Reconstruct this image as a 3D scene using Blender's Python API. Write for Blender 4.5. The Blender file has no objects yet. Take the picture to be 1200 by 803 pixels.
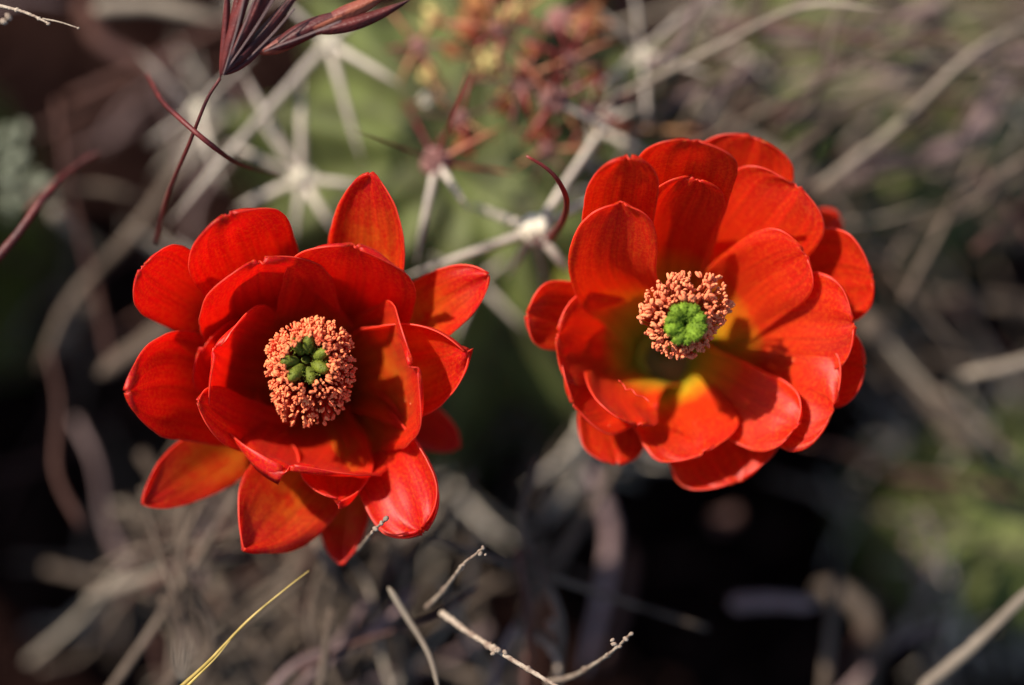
import bpy, math, random
from mathutils import Vector, Matrix, noise
random.seed(7)
R = math.radians
C = bpy.context.scene.collection
sc = bpy.context.scene
# ---------------------------------------------------------------- camera (1 unit = 1 cm)
sc.unit_settings.system = 'METRIC'
sc.unit_settings.scale_length = 0.01
TILT = R(30)
RX = Vector((1, 0, 0)); UY = Vector((0, math.cos(TILT), math.sin(TILT))); FZ = Vector((0, -math.sin(TILT), math.cos(TILT)))
D = 30.0
FOCUS = Vector((0, 0, 14.0))
CAM = FOCUS + FZ * D
cd = bpy.data.cameras.new('camera'); cam = bpy.data.objects.new('camera', cd); C.objects.link(cam)
cam.matrix_world = Matrix((RX, UY, FZ)).transposed().to_4x4()
cam.location = CAM
cd.sensor_width = 36; cd.lens = 36 * D / 12.0
cd.clip_start = 0.5; cd.clip_end = 5000
cd.dof.use_dof = True; cd.dof.focus_distance = D + 0.15
cd.dof.aperture_fstop = 0.09 / 1.95
cd.dof.aperture_blades = 0
sc.camera = cam
# ---------------------------------------------------------------- light
sv = (RX * -0.58 + UY * 0.53 + FZ * 0.62).normalized()      # towards the sun
elev = math.asin(sv.z); azim = math.atan2(sv.x, sv.y)
w = bpy.data.worlds.new("World"); sc.world = w; w.use_nodes = True
nt = w.node_tree; bg = nt.nodes['Background']
sky = nt.nodes.new('ShaderNodeTexSky'); sky.sky_type = 'NISHITA'; sky.sun_disc = False
sky.sun_elevation = elev; sky.sun_rotation = azim
nt.links.new(sky.outputs[0], bg.inputs[0]); bg.inputs[1].default_value = 0.09
sl = bpy.data.lights.new('sun', 'SUN'); sl.energy = 5.0; sl.angle = R(0.5); sl.color = (1, 0.90, 0.76)
so = bpy.data.objects.new('sun', sl); C.objects.link(so); so.rotation_euler = sv.to_track_quat('Z', 'Y').to_euler()
so.location = FOCUS + sv * 60
sc.view_settings.view_transform = 'Standard'; sc.view_settings.look = 'None'
sc.view_settings.exposure = 0.78; sc.view_settings.gamma = 1.0; sc.view_settings.use_curve_mapping = False
sc.cycles.max_bounces = 10; sc.cycles.diffuse_bounces = 6; sc.cycles.transmission_bounces = 8; sc.cycles.use_denoising = True

def P(x, y, z=0.0):
    """the point seen at pixel x, y of the photograph, z cm in front of (+) or behind (-) the flowers"""
    k = (D - z) / D
    return CAM - FZ * (D - z) + RX * ((x - 600) / 100 * k) + UY * ((401.5 - y) / 100 * k)
# ---------------------------------------------------------------- materials
def mat(name, col, rough=0.6, spec=0.4, trans=0.0, tcol=None, noise_amt=0.3, noise_scale=3.0, bump=0.2, bscale=None, col2=None, sheen=0.0, coat=0.0, coords='Object', stretch=(1, 1, 1), detail=6):
    m = bpy.data.materials.new(name); m.use_nodes = True; t = m.node_tree; N = t.nodes; L = t.links
    b = N['Principled BSDF']; out = N['Material Output']
    b.inputs['Roughness'].default_value = rough; b.inputs['Specular IOR Level'].default_value = spec
    b.inputs['Sheen Weight'].default_value = sheen; b.inputs['Coat Weight'].default_value = coat
    tc = N.new('ShaderNodeTexCoord'); mp = N.new('ShaderNodeMapping'); mp.inputs['Scale'].default_value = stretch
    L.new(tc.outputs[coords], mp.inputs[0])
    n = N.new('ShaderNodeTexNoise'); n.inputs['Scale'].default_value = noise_scale; n.inputs['Detail'].default_value = detail
    L.new(mp.outputs[0], n.inputs['Vector'])
    r = N.new('ShaderNodeValToRGB'); r.color_ramp.elements[0].position = 0.35; r.color_ramp.elements[1].position = 0.65
    c2 = col2 or tuple(c * (1 - noise_amt) for c in col)
    r.color_ramp.elements[0].color = (*c2, 1); r.color_ramp.elements[1].color = (*col, 1)
    L.new(n.outputs[0], r.inputs[0])
    oi = N.new('ShaderNodeObjectInfo'); hs = N.new('ShaderNodeHueSaturation')
    mr = N.new('ShaderNodeMapRange'); mr.inputs['To Min'].default_value = 0.78; mr.inputs['To Max'].default_value = 1.22
    L.new(oi.outputs['Random'], mr.inputs[0]); L.new(mr.outputs[0], hs.inputs['Value']); L.new(r.outputs[0], hs.inputs['Color'])
    L.new(hs.outputs[0], b.inputs['Base Color'])
    if bump:
        n2 = N.new('ShaderNodeTexNoise'); n2.inputs['Scale'].default_value = bscale or noise_scale * 5; n2.inputs['Detail'].default_value = 4
        L.new(mp.outputs[0], n2.inputs['Vector'])
        bp = N.new('ShaderNodeBump'); bp.inputs['Strength'].default_value = bump; bp.inputs['Distance'].default_value = 0.02
        L.new(n2.outputs[0], bp.inputs['Height']); L.new(bp.outputs[0], b.inputs['Normal'])
    if trans:
        tr = N.new('ShaderNodeBsdfTranslucent'); mx = N.new('ShaderNodeMixShader'); mx.inputs[0].default_value = trans
        if tcol: tr.inputs[0].default_value = (*tcol, 1)
        else: L.new(hs.outputs[0], tr.inputs[0])
        L.new(b.outputs[0], mx.inputs[1]); L.new(tr.outputs[0], mx.inputs[2]); L.new(mx.outputs[0], out.inputs[0])
    return m

def petal_mat(name, throat, mid, body, tip, glow_mottle=None, lo=.52, tr_=.55):
    m = bpy.data.materials.new(name); m.use_nodes = True; t = m.node_tree; N = t.nodes; L = t.links
    b = N['Principled BSDF']; out = N['Material Output']
    uv = N.new('ShaderNodeUVMap'); uv.uv_map = 'uv'
    sp = N.new('ShaderNodeSeparateXYZ'); L.new(uv.outputs[0], sp.inputs[0])
    tc = N.new('ShaderNodeTexCoord')
    # slow blotches break the gradient from throat to tip
    nb = N.new('ShaderNodeTexNoise'); nb.inputs['Scale'].default_value = 1.6; nb.inputs['Detail'].default_value = 3
    L.new(tc.outputs['Object'], nb.inputs['Vector'])
    ma = N.new('ShaderNodeMath'); ma.operation = 'MULTIPLY_ADD'; ma.inputs[1].default_value = 0.22; L.new(nb.outputs[0], ma.inputs[0])
    sub = N.new('ShaderNodeMath'); sub.operation = 'SUBTRACT'; sub.inputs[1].default_value = 0.11; L.new(sp.outputs[1], sub.inputs[0]); L.new(sub.outputs[0], ma.inputs[2])
    r = N.new('ShaderNodeValToRGB'); e = r.color_ramp.elements
    e[0].position = 0.10; e[0].color = (*throat, 1)
    e[1].position = 1.0; e[1].color = (*tip, 1)
    a = e.new(0.30); a.color = (*mid, 1)
    a = e.new(lo); a.color = (*body, 1)
    L.new(ma.outputs[0], r.inputs[0])
    col = r.outputs[0]
    if glow_mottle:  # blotches of painted sun glow, fading towards tip and edges
        nm = N.new('ShaderNodeTexNoise'); nm.inputs['Scale'].default_value = 4.5; nm.inputs['Detail'].default_value = 7; nm.inputs['Roughness'].default_value = 0.68
        L.new(tc.outputs['Object'], nm.inputs['Vector'])
        m1 = N.new('ShaderNodeMapRange'); m1.inputs['From Min'].default_value = .36; m1.inputs['From Max'].default_value = .56; L.new(nm.outputs[0], m1.inputs[0])
        m2 = N.new('ShaderNodeMapRange'); m2.inputs['From Min'].default_value = .55; m2.inputs['From Max'].default_value = .92; m2.inputs['To Min'].default_value = .9; m2.inputs['To Max'].default_value = .0; L.new(ma.outputs[0], m2.inputs[0])
        mm = N.new('ShaderNodeMath'); mm.operation = 'MULTIPLY'; L.new(m1.outputs[0], mm.inputs[0]); L.new(m2.outputs[0], mm.inputs[1])
        ab = N.new('ShaderNodeMath'); ab.operation = 'SUBTRACT'; ab.inputs[1].default_value = .5; L.new(sp.outputs[0], ab.inputs[0])
        a2 = N.new('ShaderNodeMath'); a2.operation = 'ABSOLUTE'; L.new(ab.outputs[0], a2.inputs[0])
        m3 = N.new('ShaderNodeMapRange'); m3.inputs['From Min'].default_value = .22; m3.inputs['From Max'].default_value = .46; m3.inputs['To Min'].default_value = 1; m3.inputs['To Max'].default_value = 0; L.new(a2.outputs[0], m3.inputs[0])
        m4 = N.new('ShaderNodeMath'); m4.operation = 'MULTIPLY'; L.new(mm.outputs[0], m4.inputs[0]); L.new(m3.outputs[0], m4.inputs[1]); mm = m4
        mc = N.new('ShaderNodeMix'); mc.data_type = 'RGBA'; L.new(mm.outputs[0], mc.inputs[0]); L.new(col, mc.inputs[6]); mc.inputs[7].default_value = (*glow_mottle, 1); col = mc.outputs[2]
    # veins running along the petal
    mp = N.new('ShaderNodeMapping'); mp.inputs['Scale'].default_value = (22, 1.6, 1); L.new(uv.outputs[0], mp.inputs[0]); oi = N.new('ShaderNodeObjectInfo'); om = N.new('ShaderNodeMath'); om.operation = 'MULTIPLY'; om.inputs[1].default_value = 40; L.new(oi.outputs['Random'], om.inputs[0]); cx = N.new('ShaderNodeCombineXYZ'); L.new(om.outputs[0], cx.inputs[0]); L.new(om.outputs[0], cx.inputs[2]); L.new(cx.outputs[0], mp.inputs['Location'])
    nv = N.new('ShaderNodeTexNoise'); nv.inputs['Scale'].default_value = 1.0; nv.inputs['Detail'].default_value = 5; nv.inputs['Roughness'].default_value = 0.65
    L.new(mp.outputs[0], nv.inputs['Vector'])
    # fine grain of cells
    ng = N.new('ShaderNodeTexNoise'); ng.inputs['Scale'].default_value = 26; ng.inputs['Detail'].default_value = 4; ng.inputs['Roughness'].default_value = 0.7
    L.new(tc.outputs['Object'], ng.inputs['Vector'])
    mixn = N.new('ShaderNodeMath'); mixn.operation = 'MULTIPLY_ADD'; mixn.inputs[1].default_value = 0.68
    L.new(nv.outputs[0], mixn.inputs[0]); h2 = N.new('ShaderNodeMath'); h2.operation = 'MULTIPLY'; h2.inputs[1].default_value = 0.32
    L.new(ng.outputs[0], h2.inputs[0]); L.new(h2.outputs[0], mixn.inputs[2])
    mr = N.new('ShaderNodeMapRange'); mr.inputs['From Min'].default_value = 0.35; mr.inputs['From Max'].default_value = 0.62
    mr.inputs['To Min'].default_value = 0.62; mr.inputs['To Max'].default_value = 1.0; L.new(mixn.outputs[0], mr.inputs[0])
    hs = N.new('ShaderNodeHueSaturation'); L.new(col, hs.inputs['Color']); L.new(mr.outputs[0], hs.inputs['Value'])
    # speckles shift a little to orange
    mr2 = N.new('ShaderNodeMapRange'); mr2.inputs['From Min'].default_value = 0.45; mr2.inputs['From Max'].default_value = 0.7
    mr2.inputs['To Min'].default_value = 0.498; mr2.inputs['To Max'].default_value = 0.515; L.new(ng.outputs[0], mr2.inputs[0]); L.new(mr2.outputs[0], hs.inputs['Hue'])
    L.new(hs.outputs[0], b.inputs['Base Color'])
    b.inputs['Roughness'].default_value = 0.42; b.inputs['Specular IOR Level'].default_value = 0.35
    b.inputs['Subsurface Weight'].default_value = 0.55; b.inputs['Subsurface Radius'].default_value = (1, .22, .08); b.inputs['Subsurface Scale'].default_value = 0.18
    b.inputs['Sheen Weight'].default_value = 0.06; b.inputs['Sheen Tint'].default_value = (1, .35, .3, 1)
    bp = N.new('ShaderNodeBump'); bp.inputs['Strength'].default_value = 0.35; bp.inputs['Distance'].default_value = 0.02
    L.new(mixn.outputs[0], bp.inputs['Height']); L.new(bp.outputs[0], b.inputs['Normal'])
    tr = N.new('ShaderNodeBsdfTranslucent'); g = N.new('ShaderNodeGamma'); g.inputs[1].default_value = 0.58
    L.new(hs.outputs[0], g.inputs[0]); L.new(g.outputs[0], tr.inputs[0])
    mx = N.new('ShaderNodeMixShader'); mx.inputs[0].default_value = tr_
    L.new(b.outputs[0], mx.inputs[1]); L.new(tr.outputs[0], mx.inputs[2]); L.new(mx.outputs[0], out.inputs[0])
    return m

M = {}
M['petal_l'] = petal_mat('petal_deep_red', (.45, .12, .01), (.80, .10, .008), (.88, .022, .006), (.86, .012, .008))
M['petal_glow'] = petal_mat('petal_red_orange_sunglow', (.50, .16, .01), (.84, .13, .008), (.90, .036, .006), (.86, .014, .009), glow_mottle=(.92, .21, .015), lo=.55, tr_=.62)  # orangier pigment plus mottles that put transmitted sun glow into the colour
M['petal_r'] = petal_mat('petal_orange_red', (.60, .55, .03), (.92, .40, .014), (.92, .050, .006), (.90, .026, .007))
M['throat'] = mat('throat_yellow_green', (.60, .55, .04), .6, .2, trans=.3, col2=(.46, .42, .03), noise_scale=4)
M['rim'] = mat('petal_lit_margin', (.84, .06, .03), .45, .4, trans=.3, noise_amt=.15, bump=0)  # naturally paler margin, with the sunlit rim put into its colour
M['anther_l'] = mat('anther_salmon', (.88, .30, .12), .75, .2, col2=(.76, .15, .07), noise_scale=9, bump=.4, bscale=60)
M['anther_r'] = mat('anther_coral', (.85, .29, .13), .75, .2, col2=(.68, .15, .07), noise_scale=9, bump=.4, bscale=60)
M['filament'] = mat('filament_red', (.78, .14, .06), .5, .3, trans=.3, noise_scale=4)
M['stigma_l'] = mat('stigma_olive', (.15, .18, .014), .6, .3, col2=(.09, .11, .01), noise_scale=10, bump=.8, bscale=45, trans=.1)
M['stigma_r'] = mat('stigma_green', (.20, .31, .02), .7, .25, col2=(.11, .19, .01), noise_scale=10, bump=.8, bscale=45, trans=.1)
M['tube'] = mat('flower_tube', (.20, .10, .03), .7, .2, col2=(.10, .12, .02), noise_scale=2)
M['cactus'] = mat('cactus_skin', (.115, .14, .038), .65, .25, col2=(.045, .045, .018), noise_scale=1.3, bump=.3, bscale=14)
M['areole'] = mat('areole_wool', (.72, .66, .52), .9, .1, noise_scale=5, bump=.8, bscale=30)
M['areole_y'] = mat('areole_yellow_wool', (.62, .50, .20), .9, .1, noise_scale=5, bump=.8, bscale=30)
M['areole_p'] = mat('areole_purple', (.22, .11, .10), .9, .1, noise_scale=5, bump=.8, bscale=30)
M['spine_w'] = mat('spine_grey_white', (.46, .40, .33), .5, .4, col2=(.27, .23, .20), noise_scale=2.2, bump=.3, bscale=20)
M['spine_r'] = mat('spine_dark_red', (.19, .018, .015), .4, .4, col2=(.085, .010, .009), noise_scale=2, bump=.2)
M['spine_y'] = mat('spine_amber', (.30, .16, .07), .5, .3, col2=(.24, .07, .04), noise_scale=1.5, bump=.2)
M['bud'] = mat('young_bud', (.26, .045, .025), .7, .2, col2=(.20, .12, .035), noise_scale=2, bump=.3)
M['straw'] = mat('straw_grey', (.135, .103, .08), .85, .1, col2=(.055, .039, .03), noise_scale=1.5, bump=.4, bscale=12)
M['straw_p'] = mat('straw_pale', (.27, .225, .175), .75, .2, col2=(.15, .12, .095), noise_scale=1.5, bump=.4, bscale=12)
M['straw_b'] = mat('straw_brown', (.085, .038, .028), .75, .2, col2=(.07, .035, .03), noise_scale=1.5, bump=.4, bscale=12)
M['straw_m'] = mat('straw_mauve', (.22, .155, .15), .8, .2, col2=(.13, .085, .085), noise_scale=1.5, bump=.4, bscale=12)
M['twig'] = mat('twig_pale_bark', (.33, .27, .21), .65, .35, col2=(.15, .10, .075), noise_scale=9, bump=.8, bscale=40)
M['gold'] = mat('awn_gold', (.72, .52, .17), .45, .5, col2=(.42, .30, .07), noise_scale=4, trans=.2)
M['brome'] = mat('grass_crimson', (.13, .018, .016), .5, .4, col2=(.055, .009, .010), noise_scale=4, bump=.5, bscale=30, trans=.12)
M['brome2'] = mat('grass_russet', (.36, .10, .05), .5, .4, col2=(.16, .03, .025), noise_scale=3, bump=.5, bscale=30, trans=.15)
M['leaf'] = mat('sage_leaf', (.24, .26, .19), .85, .1, col2=(.13, .14, .10), noise_scale=4, bump=.5)
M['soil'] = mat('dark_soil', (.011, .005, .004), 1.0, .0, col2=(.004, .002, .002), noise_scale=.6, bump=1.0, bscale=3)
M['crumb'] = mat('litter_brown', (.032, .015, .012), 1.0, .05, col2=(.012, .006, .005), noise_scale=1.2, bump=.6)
# ---------------------------------------------------------------- helpers
WL = {}
def tag(o, label=None, cat=None, group=None, kind=None):
    if label: o['label'] = label
    if cat: o['category'] = cat
    if group: o['group'] = group
    if kind: o['kind'] = kind
    return o
def root(name, loc, label, cat, group=None):
    o = bpy.data.objects.new(name, None); C.objects.link(o); o.location = loc; o.empty_display_size = .3
    WL[o] = Vector(loc)
    return tag(o, label, cat, group)
def build(name, V, F, m, parent=None, origin=None, smooth=True, uvs=None, solid=0.0, rim=None):
    org = Vector(origin) if origin is not None else Vector(V[0])
    me = bpy.data.meshes.new(name); me.from_pydata([tuple(Vector(v) - org) for v in V], [], F)
    if smooth: me.polygons.foreach_set('use_smooth', [True] * len(me.polygons))
    me.materials.append(m)
    if uvs:
        l = me.uv_layers.new(name='uv')
        for p in me.polygons:
            for li in p.loop_indices: l.data[li].uv = uvs[me.loops[li].vertex_index]
    me.update()
    o = bpy.data.objects.new(name, me); C.objects.link(o)
    if parent is not None:
        o.parent = parent; o.location = org - WL[parent]
    else: o.location = org
    WL[o] = org
    if solid:
        s = o.modifiers.new('thickness', 'SOLIDIFY'); s.thickness = solid; s.offset = -1
        if rim: me.materials.append(rim); s.material_offset_rim = 1
    return o
def spline(pts, n):
    """Catmull-Rom through pts, n samples evenly by length"""
    pts = [Vector(p) for p in pts]
    if len(pts) == 2: return [pts[0].lerp(pts[1], i / (n - 1)) for i in range(n)]
    q = [pts[0] * 2 - pts[1]] + pts + [pts[-1] * 2 - pts[-2]]
    raw = []
    for i in range(1, len(q) - 2):
        a, b, c, d = q[i - 1:i + 3]
        for k in range(16):
            t = k / 16
            raw.append(.5 * ((2 * b) + (c - a) * t + (2 * a - 5 * b + 4 * c - d) * t * t + (3 * b - a - 3 * c + d) * t ** 3))
    raw.append(pts[-1])
    L = [0]
    for i in range(1, len(raw)): L.append(L[-1] + (raw[i] - raw[i - 1]).length)
    out = []; j = 0
    for i in range(n):
        s = L[-1] * i / (n - 1)
        while j < len(L) - 2 and L[j + 1] < s: j += 1
        f = (s - L[j]) / max(1e-9, L[j + 1] - L[j]); out.append(raw[j].lerp(raw[j + 1], min(1, max(0, f))))
    return out
def tube(pts, r, seg=7, n=12, taper=None, rough=0.0, nodes=()):
    c = spline(pts, n); V = []; F = []
    T0 = (c[1] - c[0]).normalized(); U = T0.orthogonal().normalized()
    for i, p in enumerate(c):
        T = (c[min(i + 1, n - 1)] - c[max(i - 1, 0)]).normalized()
        U = (U - T * U.dot(T)).normalized(); W = T.cross(U)
        t = i / (n - 1); rr = r * (taper(t) if taper else 1)
        for nd in nodes: rr *= 1 + .7 * math.exp(-((t - nd) / .018) ** 2)
        for k in range(seg):
            a = 2 * math.pi * k / seg
            q = rr * (1 + rough * noise.noise(Vector((i * .9, k * 1.3, p.x))))
            V.append(p + (U * math.cos(a) + W * math.sin(a)) * q)
    for i in range(n - 1):
        for k in range(seg):
            k2 = (k + 1) % seg
            F.append((i * seg + k, i * seg + k2, (i + 1) * seg + k2, (i + 1) * seg + k))
    F.append(tuple(reversed(range(seg)))); F.append(tuple((n - 1) * seg + k for k in range(seg)))
    return V, F
def blob(c, ax, seg=8, rings=6, jit=0.0):
    """ellipsoid with three half-axis vectors"""
    V = [c + ax[2]]; F = []
    for i in range(1, rings):
        th = math.pi * i / rings
        for k in range(seg):
            a = 2 * math.pi * k / seg
            v = ax[0] * (math.sin(th) * math.cos(a)) + ax[1] * (math.sin(th) * math.sin(a)) + ax[2] * math.cos(th)
            V.append(c + v * (1 + jit * noise.noise((c + v) * 7)))
    V.append(c - ax[2]); e = len(V) - 1
    for k in range(seg): F.append((0, 1 + k, 1 + (k + 1) % seg))
    for i in range(rings - 2):
        for k in range(seg):
            a = 1 + i * seg; k2 = (k + 1) % seg
            F.append((a + k, a + seg + k, a + seg + k2, a + k2))
    a = 1 + (rings - 2) * seg
    for k in range(seg): F.append((a + k, e, a + (k + 1) % seg))
    return V, F
def join(parts):
    V = []; F = []
    for v, f in parts:
        o = len(V); V += v; F += [tuple(i + o for i in q) for q in f]
    return V, F
def sm(t): t = min(1, max(0, t)); return t * t * (3 - 2 * t)
# ---------------------------------------------------------------- ground
soil_z = 0.0
def ground():
    V = []; F = []; n = 110
    xs = [math.copysign(abs(t) ** 2.6, t) * 1500 + t * 30 for t in [(-1 + 2 * i / (n - 1)) for i in range(n)]]
    for y in xs:
        for x in xs:
            f = math.exp(-(x * x + y * y) / 3000)
            V.append(Vector((x, y, soil_z + f * (1.2 * noise.noise(Vector((x, y, 0)) * .22) + .5 * noise.noise(Vector((x, y, 4)) * .9)) + 3 * (1 - f) * noise.noise(Vector((x, y, 3)) * .01))))
    for j in range(n - 1):
        for i in range(n - 1): F.append((j * n + i, j * n + i + 1, (j + 1) * n + i + 1, (j + 1) * n + i))
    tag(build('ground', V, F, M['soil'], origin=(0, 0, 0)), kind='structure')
ground()
# ---------------------------------------------------------------- flowers
def make_petal(parent, m, base, pts, hw, cup=35, roll=0, round_=2.0, bw=.5, smax=.62, curl=0.0, wave=.04, seed=0, axis=None, thick=.016, name='petal'):
    A = axis if axis is not None else FZ
    pts = [base] + pts
    NV, NU = 34, 19
    c = spline(pts, 200)
    Rd = (pts[-1] - pts[0]); Rd = (Rd - A * Rd.dot(A)).normalized()
    W0 = A.cross(Rd).normalized()
    V = []; F = []; UV = []
    for j in range(NV):
        q = j / (NV - 1); s = 1 - (1 - q) ** 1.7
        s = min(s, .9995)
        k = s * 199; i0 = int(k); p = c[i0].lerp(c[min(199, i0 + 1)], k - i0)
        T = (c[min(199, i0 + 4)] - c[max(0, i0 - 4)]).normalized()
        W = (W0 - T * W0.dot(T)).normalized(); N = T.cross(W)
        if N.dot(A * .6 - Rd) < 0: N = -N
        rt = Matrix.Rotation(R(roll) * sm(s * 1.4), 3, T); W = rt @ W; N = rt @ N
        g = bw + (1 - bw) * sm(s / smax)
        cap = (1 - (max(0, s - smax) / (1 - smax)) ** 2.3) ** (1 / round_)
        h = hw / 100 * g * cap
        th = R(max(2, cup * (1 - .65 * sm((s - .45) / .5))))
        for i in range(NU):
            u = -1 + 2 * i / (NU - 1)
            uu = math.sin(u * math.pi / 2) * .35 + u * .65
            x = h * math.sin(uu * th) / math.sin(th); nn = h * (1 - math.cos(uu * th)) / math.sin(th)
            e = max(abs(uu) * g * cap ** .3, sm((s - .80) / .2) * .95)
            nz = wave * sm(e) * (noise.noise(Vector((u * 1.7, s * 3.2, seed * 3.7))) * 2.2 + .5 * noise.noise(Vector((u * 5, s * 8, seed * 1.9))))
            nn += nz + curl * (h if abs(curl) > 0 else 0) * abs(uu) ** 5 - .02 * math.exp(-(uu / .1) ** 2) * sm(s)
            edge = 1 + (.05 * noise.noise(Vector((u * 2.1 + seed, s * 6, 1.3 * seed))) + .02 * noise.noise(Vector((u * 3 + seed, s * 26, 2.3 * seed)))) * sm(s)
            V.append(p + W * x * edge + N * nn)
            UV.append((uu * .5 + .5, s))
    for j in range(NV - 1):
        for i in range(NU - 1):
            F.append((j * NU + i, j * NU + i + 1, (j + 1) * NU + i + 1, (j + 1) * NU + i))
    return build(name, V, F, m, parent, origin=pts[0], uvs=UV, solid=thick, rim=M['rim'])

def flower(name, label, mt, basexy, zb, petals, groundxy):
    B = P(*basexy, zb)
    rt = root(name, B, label, 'flower', 'red cactus flowers')
    for i, d in enumerate(petals):
        d = dict(d); pts = d.pop('p'); off = d.pop('b', (0, 0))
        a = math.atan2(-(pts[-1][1] - basexy[1]), pts[-1][0] - basexy[0])
        base = P(basexy[0] + 22 * math.cos(a) + off[0], basexy[1] - 22 * math.sin(a) + off[1], zb + d.pop('bz', 0))
        make_petal(rt, M[d.pop('m')] if 'm' in d else mt, base, [P(*q) for q in pts], seed=i + 1 + len(name), **d)
    # the fleshy floor of the cup, where the petals join
    O = P(*basexy, zb); V = []; F = []; n = 20
    for j in range(8):
        for k in range(n):
            a = 2 * math.pi * k / n; r = .03 + .30 * j / 7; V.append(O + (RX * math.cos(a) + UY * math.sin(a)) * r + FZ * (.02 + .16 * (j / 7) ** 2 + .02 * noise.noise(Vector((k, j, 0)))))
    for j in range(7):
        for k in range(n): F.append((j * n + k, j * n + (k + 1) % n, (j + 1) * n + (k + 1) % n, (j + 1) * n + k))
    F.append(tuple(range(n)))
    build('cup_floor', V, F, M['throat'], rt, origin=O, solid=.03)
    return rt

def anther(c, ax, s, seed):
    """a small bean of two lobes"""
    rnd = random.Random(seed)
    ax = ax.normalized(); s *= rnd.choice((.7, .85, 1, 1, 1.1, 1.25)); o = ax.orthogonal().normalized(); o = Matrix.Rotation(rnd.random() * 6.28, 3, ax) @ o; q = ax.cross(o)
    p = []
    for sgn in (-1, 1):
        p.append(blob(c + o * sgn * s * .36, (o * s * .46, q * s * .5, ax * s * 1.0 + o * sgn * s * .18), 6, 5, .12))
    return join(p)

# left flower -----------------------------------------------------------------
LB = (378, 452)
LP = [
 # outer ring (seen behind)
 dict(p=[(428, 360, -1.3), (437, 290, -.75), (434, 203, -.2)], m='petal_glow', hw=50, cup=34, round_=1.6, smax=.66, roll=-14, curl=.15),          # top pointed
 dict(p=[(320, 375, -1.5), (288, 310, -.8), (266, 248, .25)], hw=66, cup=30, round_=2.2, smax=.78, roll=8, wave=.07),                       # upper left
 dict(p=[(295, 400, -1.7), (225, 350, -1.1), (165, 312, -.0)], hw=48, cup=28, round_=2.5, smax=.84, roll=6),                       # left upper
 dict(p=[(270, 470, -1.5), (205, 452, -.8), (149, 459, .15)], hw=66, cup=34, round_=1.5, smax=.68, roll=0, wave=.07),                       # left
 dict(p=[(290, 515, -1.8), (225, 550, -1.3), (168, 592, -.9)], m='petal_glow', hw=40, cup=36, round_=1.4, smax=.60, roll=-10),                     # lower left pointed
 dict(p=[(372, 530, -1.6), (338, 580, -1.0), (284, 645, -.5)], m='petal_glow', hw=60, cup=34, round_=1.15, smax=.66, roll=-18, wave=.07),                      # bottom
 dict(p=[(400, 540, -2.0), (405, 600, -1.6), (400, 662, -1.2)], m='petal_glow', hw=36, cup=36, round_=1.45, smax=.60, roll=10),                     # bottom dark
 dict(p=[(440, 500, -1.5), (470, 555, -.9), (496, 624, -.4)], m='petal_glow', hw=50, cup=28, round_=2.4, smax=.82, roll=14, curl=.3),              # lower right
 dict(p=[(450, 480, -2.3), (500, 500, -2.0), (538, 524, -1.8)], hw=30, cup=30, round_=1.7, smax=.6),                                 # right dark behind
 dict(p=[(455, 430, -1.4), (500, 422, -.7), (549, 410, -.2)], m='petal_glow', hw=62, cup=46, round_=1.6, smax=.62, roll=12, curl=.3, wave=.09),                # right
 dict(p=[(470, 390, -1.5), (520, 355, -.8), (573, 322, -.4)], m='petal_glow', hw=42, cup=38, round_=1.6, smax=.68, roll=-12),                     # right upper pointed
 # inner cup
 dict(p=[(335, 425, -2.0), (285, 432, -1.6), (238, 405, -.7)], hw=50, cup=46, round_=2.7, smax=.84, bw=.7, roll=-4),                  # outer left wall
 dict(p=[(330, 425, -1.8), (280, 420, -1.2), (253, 410, -.12)], hw=74, cup=50, round_=2.4, smax=.76, bw=.95),                  # inner left wall
 dict(p=[(345, 400, -1.8), (310, 352, -1.05), (304, 306, .08)], hw=84, cup=54, round_=2.3, smax=.74, bw=.98, wave=.07),                          # top back wall
 dict(p=[(395, 385, -1.7), (410, 335, -.9), (415, 288, .15)], hw=80, cup=48, round_=2.3, smax=.74, roll=8, bw=.9, wave=.06),                        # top right wall
 dict(p=[(430, 450, -1.8), (468, 440, -1.0), (485, 430, .1)], m='petal_glow', hw=88, cup=36, round_=2.3, smax=.74, bw=.85, wave=.07),                           # right wall
 dict(p=[(345, 510, -1.7), (285, 500, -.9), (232, 470, -.1)], hw=36, cup=40, round_=1.9, smax=.74, bw=.7, roll=6),                         # lower left wall
 dict(p=[(370, 505, -1.7), (355, 535, -1.0), (335, 555, -.2)], hw=104, cup=44, round_=2.0, smax=.70, bw=.85, wave=.14, roll=-5),                          # front wall
 dict(p=[(372, 505, -1.8), (392, 548, -1.0), (396, 590, -.35)], hw=46, cup=40, round_=1.6, smax=.66, roll=-18, bw=.9, wave=.08, m='petal_glow'),      # folded lower centre
 dict(p=[(425, 500, -2.0), (460, 545, -.8), (494, 620, -.3)], hw=50, cup=36, round_=2.5, smax=.82, roll=14, curl=.2, bw=.7),            # lower right, inner

]
fl = flower('cactus_flower', 'red cactus flower with pointed outer petals and seven separate olive stigma lobes', M['petal_l'], LB, -2.45, LP, None)
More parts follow.
